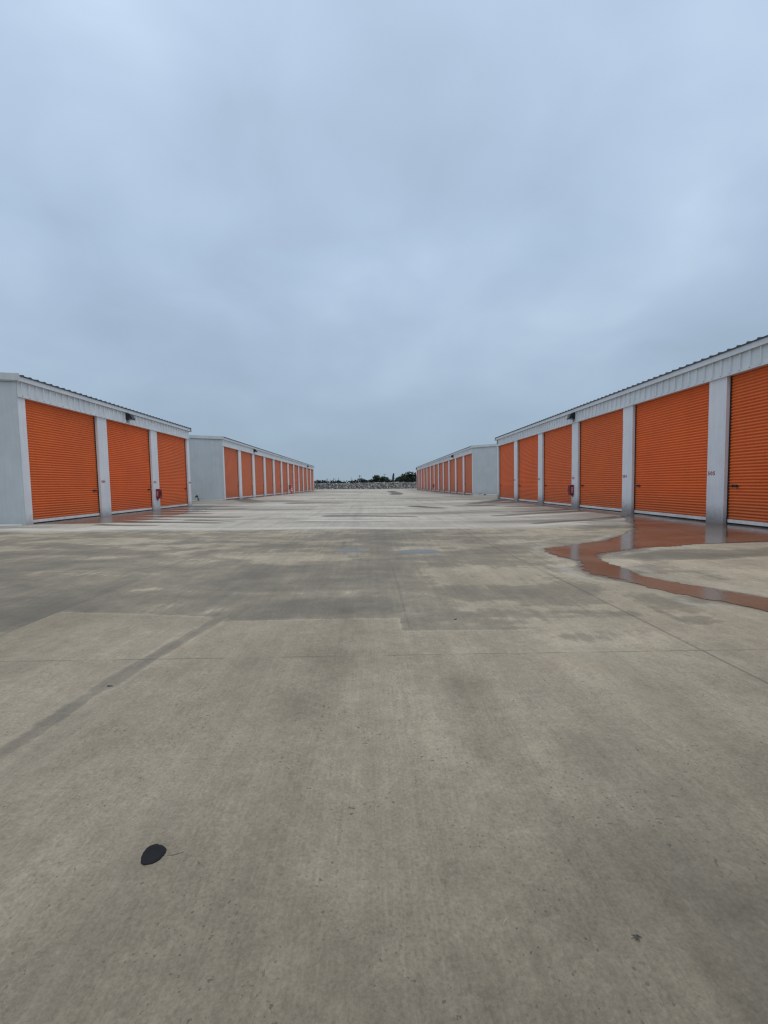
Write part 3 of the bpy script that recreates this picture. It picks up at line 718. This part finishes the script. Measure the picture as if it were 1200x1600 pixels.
def rock(x, y, z, r):
    sc = np.array([r*rnd.uniform(0.8, 1.5), r*rnd.uniform(0.6, 0.9), r*rnd.uniform(0.6, 1.0)])
    a = rnd.uniform(0, 6.28); b = rnd.uniform(-0.5, 0.5)
    p = iv*(1 + np.array([[rnd.uniform(-0.22, 0.22)] for _ in iv]))*sc
    ca, sa, cb, sb = math.cos(a), math.sin(a), math.cos(b), math.sin(b)
    p = np.stack([p[:,0]*cb - p[:,2]*sb, p[:,1], p[:,0]*sb + p[:,2]*cb], -1)
    p = np.stack([p[:,0]*math.cos(a*0.1) - p[:,1]*math.sin(a*0.1), p[:,0]*math.sin(a*0.1) + p[:,1]*math.cos(a*0.1), p[:,2]], -1) + np.array([x, y, z])
    n0 = len(V); V.extend(p.tolist()); F.extend([[i + n0 for i in f] for f in ifc])
for row in range(10):
    x = -45.0
    while x < 45:
        r = rnd.uniform(0.10, 0.26) if abs(x) < 22 else rnd.uniform(0.16, 0.28)
        h = wall_z(x); z = 0.02 + row*h/9.6 + rnd.uniform(-0.06, 0.06)
        rock(x, 0.15 + 0.5*z/h + rnd.uniform(-0.06, 0.06), min(z, h - 0.05), r)
        x += r*rnd.uniform(1.5, 2.1)
me = bpy.data.meshes.new('stones'); me.from_pydata(V, [], F); me.materials.append(M['stone'])
o = bpy.data.objects.new('stones', me); COL.objects.link(o); o.parent = wall; tag(o, kind='stuff')

# ------------------------------------------------------------------ trees and far things beyond the wall
def leaf_mat(name, a, b):
    t = NT(name)
    isl = t.n('ShaderNodeNewGeometry').outputs['Random Per Island']
    c = t.mix(isl, a, b); c = t.mix(t.math('MULTIPLY', t.ss(t.noise(0.7, 3), 0.4, 0.65), 0.6), c, tuple(k*0.5 for k in a))
    return t.set(c, 0.8, spec=0.2)
M['leaf_dark'] = leaf_mat('dark_green_foliage', (0.016, 0.030, 0.018), (0.050, 0.070, 0.036))
M['leaf_far'] = leaf_mat('far_blue_green_foliage', (0.022, 0.036, 0.030), (0.050, 0.068, 0.050))
M['bark'] = painted('grey_brown_bark', (0.07, 0.055, 0.045), 0.9, 0.25)
def clumps(cx, cy, cz, rx, ry, rz, n, size, rnd, V, F):
    """leafy crown: many small two-sided leaf clumps gathered on uneven lobes"""
    lobes = [(rnd.uniform(-0.72, 0.72), rnd.gauss(0, 0.35), rnd.uniform(-0.55, 0.60), rnd.uniform(0.28, 0.5)) for _ in range(18)]
    for i in range(n):
        lx, ly, lz, lr = rnd.choice(lobes)
        d = Vector((rnd.gauss(0, 1), rnd.gauss(0, 1), rnd.gauss(0, 1))).normalized()*lr*rnd.uniform(0.55, 1.08)
        lz = min(lz, 0.66 - 0.75*lx*lx)
        p = Vector((cx + (lx + d.x)*rx, cy + (ly + d.y)*ry, cz + (lz + d.z)*rz))
        if p.z < 0.1: continue
        nrm = (d + Vector((rnd.uniform(-.7, .7), rnd.uniform(-.7, .7), rnd.uniform(-.3, .9)))).normalized()
        u = nrm.orthogonal().normalized(); u.rotate(Matrix.Rotation(rnd.uniform(0, 6.28), 3, nrm)); w = nrm.cross(u)
        s = size*rnd.uniform(0.6, 1.4); n0 = len(V)
        for q in (u*s, (u*0.3 + w*0.55)*s, -u*s*0.9, (-u*0.2 - w*0.6)*s): V.append((p + q)[:])
        F.append([n0, n0+1, n0+2, n0+3])
def tree(x, y, h, w, label, mat, seed, n=900, group='trees beyond the rubble wall'):
    rnd = random.Random(seed)
    r = empty('tree', (x, y, -0.5)); tag(r, label, 'tree', group)
    m = MB(); hh = h*0.55
    m.tube([(0, 0, 0), (0.05*h*rnd.uniform(-1, 1), 0, hh*0.5), (0.06*h*rnd.uniform(-1, 1), 0, hh)], [0.035*h, 0.025*h, 0.012*h], 8)
    for k in range(5):
        a = rnd.uniform(0, 6.28); z = hh*rnd.uniform(0.4, 0.9)
        m.tube([(0, 0, z), (math.cos(a)*w*0.3, math.sin(a)*w*0.3, z + h*0.15), (math.cos(a)*w*0.6, math.sin(a)*w*0.6, z + h*0.3)], [0.014*h, 0.010*h, 0.004*h], 6)
    m.build('trunk', M['bark'], r)
    V, F = [], []
    clumps(0, 0, h*0.52, w*1.15, w, h*0.50, n, max(0.18, h*0.075), rnd, V, F)
    me = bpy.data.meshes.new('crown'); me.from_pydata(V, [], F); me.materials.append(mat)
    o = bpy.data.objects.new('crown', me); COL.objects.link(o); o.parent = r
    return r
tree(15.2, 172, 6.4, 4.6, 'broad dark green tree, tallest beyond the wall, beside the far right building', M['leaf_dark'], 1, 1500)
tree(12.3, 170, 4.9, 2.7, 'dark green tree with a sloping crown, just right of the leaning dark pole', M['leaf_dark'], 2, 1100)
tree(19.5, 171, 5.6, 4.0, 'dark green tree half hidden by the end of the far right building', M['leaf_dark'], 3, 1100)
tree(3.3, 180, 5.6, 2.6, 'rounded dark tree in the middle of the gap beyond the wall', M['leaf_dark'], 4, 900)
tree(6.0, 182, 5.3, 1.9, 'bushy dark tree just left of the leaning dark pole', M['leaf_dark'], 5, 900)
tree(0.6, 200, 4.6, 2.0, 'low pale edged bush tree left of the rounded dark tree', M['leaf_far'], 6, 700)
tree(-3.4, 190, 4.6, 1.5, 'small spiky bush tree right of the pale gabled shed', M['leaf_far'], 7, 500)
tree(-24.5, 210, 4.8, 4.0, 'low rounded tree at the left end of the gap by the far left building', M['leaf_far'], 8, 900)
tree(-16.5, 215, 4.4, 3.0, 'low bush tree between thin poles left of the pale shed', M['leaf_far'], 9, 700)
tree(-8.5, 215, 4.0, 2.4, 'low bush tree at the left foot of the pale gabled shed', M['leaf_far'], 10, 600)

rnd = random.Random(21); V, F = [], []
x = -75.0
while x < 75:
    h = rnd.uniform(1.28, 1.5); w = rnd.uniform(1.2, 2.2)
    clumps(x, 140 + rnd.uniform(-1, 1), 1.15*h, w, 1.0, 1.15*h, 110 if -26 < x < 24 else 50, 0.26, rnd, V, F)
    x += w*0.62
me = bpy.data.meshes.new('brush_belt'); me.from_pydata(V, [], F); me.materials.append(leaf_mat('near_black_brush', (0.010, 0.014, 0.012), (0.022, 0.030, 0.022)))
o = bpy.data.objects.new('brush_belt', me); COL.objects.link(o); tag(o, 'low dark belt of brush showing just above the rubble wall', 'brush', kind='stuff')

M['pole'] = painted('weathered_pole_wood', (0.055, 0.05, 0.05), 0.9, 0.2)
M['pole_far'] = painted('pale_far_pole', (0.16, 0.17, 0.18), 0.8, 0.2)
def pole(x, y, h, r, label, mat, arms=(0.9,), lean=0.0):
    e = empty('utility_pole', (x, y, -0.5)); tag(e, label, 'pole', 'poles beyond the rubble wall')
    m = MB(); m.tube([(0, 0, 0), (lean*h, 0, h)], [r, r*0.75], 8); m.build('post', mat, e)
    for k, a in enumerate(arms):
        z = h*a; m = MB(); m.box((lean*z - 1.1, -0.06, z - 0.07), (lean*z + 1.1, 0.06, z + 0.07)); o = m.build('crossarm', mat, e)
        for q in (-0.9, 0, 0.9):
            m = MB(); m.tube([(lean*z + q, 0, z + 0.071), (lean*z + q, 0, z + 0.26)], 0.05, 6); m.build('insulator', mat, o)
    return e
pole(-6.6, 260, 7.6, 0.24, 'thick dark pole rising in front of the pale gabled shed', M['pole'], (0.93,))
pole(-13.5, 300, 7.0, 0.19, 'thin pole left of the pale shed, nearest to it', M['pole_far'], ())
pole(-22.0, 300, 7.0, 0.19, 'thin pole midway between the far left building and the shed', M['pole_far'], ())
pole(-29.5, 300, 6.6, 0.19, 'thin pole standing leftmost in the gap beyond the wall', M['pole_far'], ())
pole(9.5, 300, 9.0, 0.19, 'thin tall pole rising behind the bushy dark trees', M['pole_far'], (0.95,))
pole(14.6, 300, 8.0, 0.19, 'thin pole close left of the leaning dark pole', M['pole_far'], ())
e = empty('leaning_post', (7.35, 150, -0.5)); tag(e, 'thick dark post leaning slightly right between the trees beyond the wall', 'pole', 'poles beyond the rubble wall')
m = MB(); m.tube([(0, 0, 0), (0.42, 0, 5.3)], [0.33, 0.28], 10); m.build('post', M['pole'], e)
m = MB(); m.tube([(0.40, 0, 5.301), (0.43, 0, 5.5)], [0.30, 0.24], 10); m.build('cap', M['pole'], e)

M['shed'] = painted('pale_shed_siding', (0.40, 0.45, 0.50), 0.7, 0.05)
M['shed_roof'] = painted('pale_shed_roof', (0.58, 0.60, 0.62), 0.6, 0.05)
e = empty('shed', (-7.0, 320, -0.5)); tag(e, 'pale gabled shed far beyond the wall behind the thick dark pole', 'shed')
m = MB(); m.poly_prism([(-6, 0, 0), (6, 0, 0), (6, 0, 4.3), (0, 0, 6.6), (-6, 0, 4.3)], (0, 14, 0)); m.build('wall', M['shed'], e)
m = MB()
for s_ in (-1, 1): m.poly_prism([(s_*6.6, -0.4, 4.16), (0, -0.4, 6.68), (0, -0.4, 6.95), (s_*6.6, -0.4, 4.43)], (0, 14.8, 0))
m.build('roof', M['shed_roof'], e)
m = MB(); m.box((-1.6, -0.05, 0), (1.6, -0.01, 3.4)); m.build('door', M['pole_far'], e)

# ------------------------------------------------------------------ sky, sun, camera
w = bpy.data.worlds.new('World'); scene.world = w; w.use_nodes = True
nt = w.node_tree; nt.nodes.clear()
def wn(t_, **k):
    x = nt.nodes.new(t_)
    for a, b in k.items(): setattr(x, a, b)
    return x
SUN_EL, SUN_AZ = R(58), R(150)
out = wn('ShaderNodeOutputWorld'); add = wn('ShaderNodeAddShader')
bg1 = wn('ShaderNodeBackground'); bg2 = wn('ShaderNodeBackground')
sky = wn('ShaderNodeTexSky', sky_type='NISHITA'); sky.sun_disc = False; sky.sun_elevation = SUN_EL; sky.sun_rotation = SUN_AZ
nt.links.new(sky.outputs[0], bg1.inputs[0]); bg1.inputs[1].default_value = 0.006
tc = wn('ShaderNodeTexCoord'); sx = wn('ShaderNodeSeparateXYZ'); nt.links.new(tc.outputs['Generated'], sx.inputs[0])
ramp = wn('ShaderNodeValToRGB'); nt.links.new(sx.outputs[2], ramp.inputs[0])
cr = ramp.color_ramp
stops = [(0.0, (0.285, 0.385, 0.480)), (0.05, (0.300, 0.400, 0.505)), (0.20, (0.360, 0.468, 0.595)), (0.42, (0.410, 0.528, 0.688)), (0.73, (0.492, 0.624, 0.795)), (0.82, (0.90, 0.97, 1.08)), (1.0, (1.50, 1.49, 1.47))]
cr.elements[0].position = 0; cr.elements[0].color = (*stops[0][1], 1); cr.elements[1].position = 1; cr.elements[1].color = (*stops[-1][1], 1)
for p_, c_ in stops[1:-1]:
    el = cr.elements.new(p_); el.color = (*c_, 1)
# cloud deck: direction projected on to a flat layer overhead
dv = wn('ShaderNodeVectorMath', operation='DIVIDE'); az = wn('ShaderNodeMath', operation='ADD'); nt.links.new(sx.outputs[2], az.inputs[0]); az.inputs[1].default_value = 0.48
mx = wn('ShaderNodeMath', operation='MAXIMUM'); nt.links.new(az.outputs[0], mx.inputs[0]); mx.inputs[1].default_value = 0.1
cb = wn('ShaderNodeCombineXYZ')
for i in range(3): nt.links.new(mx.outputs[0], cb.inputs[i])
nt.links.new(tc.outputs['Generated'], dv.inputs[0]); nt.links.new(cb.outputs[0], dv.inputs[1])
def wnoise(sc, det, rough, loc, dist=0.0):
    mp = wn('ShaderNodeMapping'); nt.links.new(dv.outputs[0], mp.inputs[0]); mp.inputs['Location'].default_value = loc
    n = wn('ShaderNodeTexNoise'); nt.links.new(mp.outputs[0], n.inputs['Vector']); n.inputs['Scale'].default_value = sc; n.inputs['Detail'].default_value = det; n.inputs['Roughness'].default_value = rough; n.inputs['Distortion'].default_value = dist
    return n.outputs[0]
n1 = wnoise(1.9, 3, 0.40, (12.3, 2.5, 0.0), 0.2); n2 = wnoise(4.2, 4, 0.45, (17.4, 4.2, 4.3), 0.3)
def wm(op, a, b, c=0.0):
    x = wn('ShaderNodeMath', operation=op)
    for i, v in enumerate((a, b, c)):
        if isinstance(v, bpy.types.NodeSocket): nt.links.new(v, x.inputs[i])
        else: x.inputs[i].default_value = v
    return x.outputs[0]
cl = wm('ADD', wm('MULTIPLY', wm('SUBTRACT', n1, 0.5), 0.60), wm('MULTIPLY', wm('SUBTRACT', n2, 0.5), 0.34))
fz = wn('ShaderNodeMapRange', interpolation_type='SMOOTHSTEP'); nt.links.new(sx.outputs[2], fz.inputs['Value']); fz.inputs['From Min'].default_value = 0.0; fz.inputs['From Max'].default_value = 0.42; fz.inputs['To Min'].default_value = 0.22
cl = wm('MULTIPLY', cl, fz.outputs[0])
sc_ = wn('ShaderNodeVectorMath', operation='SCALE'); nt.links.new(ramp.outputs[0], sc_.inputs[0]); nt.links.new(wm('ADD', cl, 1.0), sc_.inputs['Scale'])
mixw = wn('ShaderNodeMix', data_type='RGBA'); mrw = wn('ShaderNodeMapRange', interpolation_type='SMOOTHSTEP')
nt.links.new(cl, mrw.inputs['Value']); mrw.inputs['From Min'].default_value = -0.02; mrw.inputs['From Max'].default_value = 0.22; mrw.inputs['To Max'].default_value = 0.75
grey = wn('ShaderNodeVectorMath', operation='MULTIPLY'); nt.links.new(sc_.outputs[0], grey.inputs[0]); grey.inputs[1].default_value = (1.10, 1.06, 0.985)
nt.links.new(wm('MULTIPLY', mrw.outputs[0], 1.0), mixw.inputs[0]); nt.links.new(sc_.outputs[0], mixw.inputs[6]); nt.links.new(grey.outputs[0], mixw.inputs[7])
nt.links.new(mixw.outputs[2], bg2.inputs[0]); bg2.inputs[1].default_value = 1.0
nt.links.new(bg1.outputs[0], add.inputs[0]); nt.links.new(bg2.outputs[0], add.inputs[1]); nt.links.new(add.outputs[0], out.inputs[0])

sl = bpy.data.lights.new('sun', 'SUN'); sl.energy = 0.6; sl.angle = R(40); sl.color = (1.0, 0.95, 0.88)
so = bpy.data.objects.new('sun', sl); COL.objects.link(so)
sd = Vector((math.sin(SUN_AZ)*math.cos(SUN_EL), math.cos(SUN_AZ)*math.cos(SUN_EL), math.sin(SUN_EL)))
so.rotation_euler = sd.to_track_quat('Z', 'Y').to_euler(); so.location = sd*30

cam = bpy.data.cameras.new('camera'); co = bpy.data.objects.new('camera', cam); COL.objects.link(co)
cam.sensor_width = 36; cam.sensor_fit = 'AUTO'; cam.lens = 683.3/1600*36; cam.clip_start = 0.05; cam.clip_end = 9000
pi_, ya, ro = 0.0627, 0.0282, 0.0192
d = Vector((math.sin(ya)*math.cos(pi_), math.cos(ya)*math.cos(pi_), -math.sin(pi_)))
r0 = Vector((math.cos(ya), -math.sin(ya), 0)); u0 = r0.cross(d)
r_ = r0*math.cos(ro) - u0*math.sin(ro); u_ = r0*math.sin(ro) + u0*math.cos(ro)
mat = Matrix((r_, u_, -d)).transposed().to_4x4(); mat.translation = Vector((0, 0, 1.2468))
co.matrix_world = mat
scene.camera = co

scene.view_settings.view_transform = 'Standard'; scene.view_settings.look = 'None'; scene.view_settings.exposure = 0
scene.render.engine = 'CYCLES'
scene.cycles.use_denoising = True
scene.cycles.filter_width = 1.3
scene.cycles.max_bounces = 6
scene.cycles.sample_clamp_indirect = 4
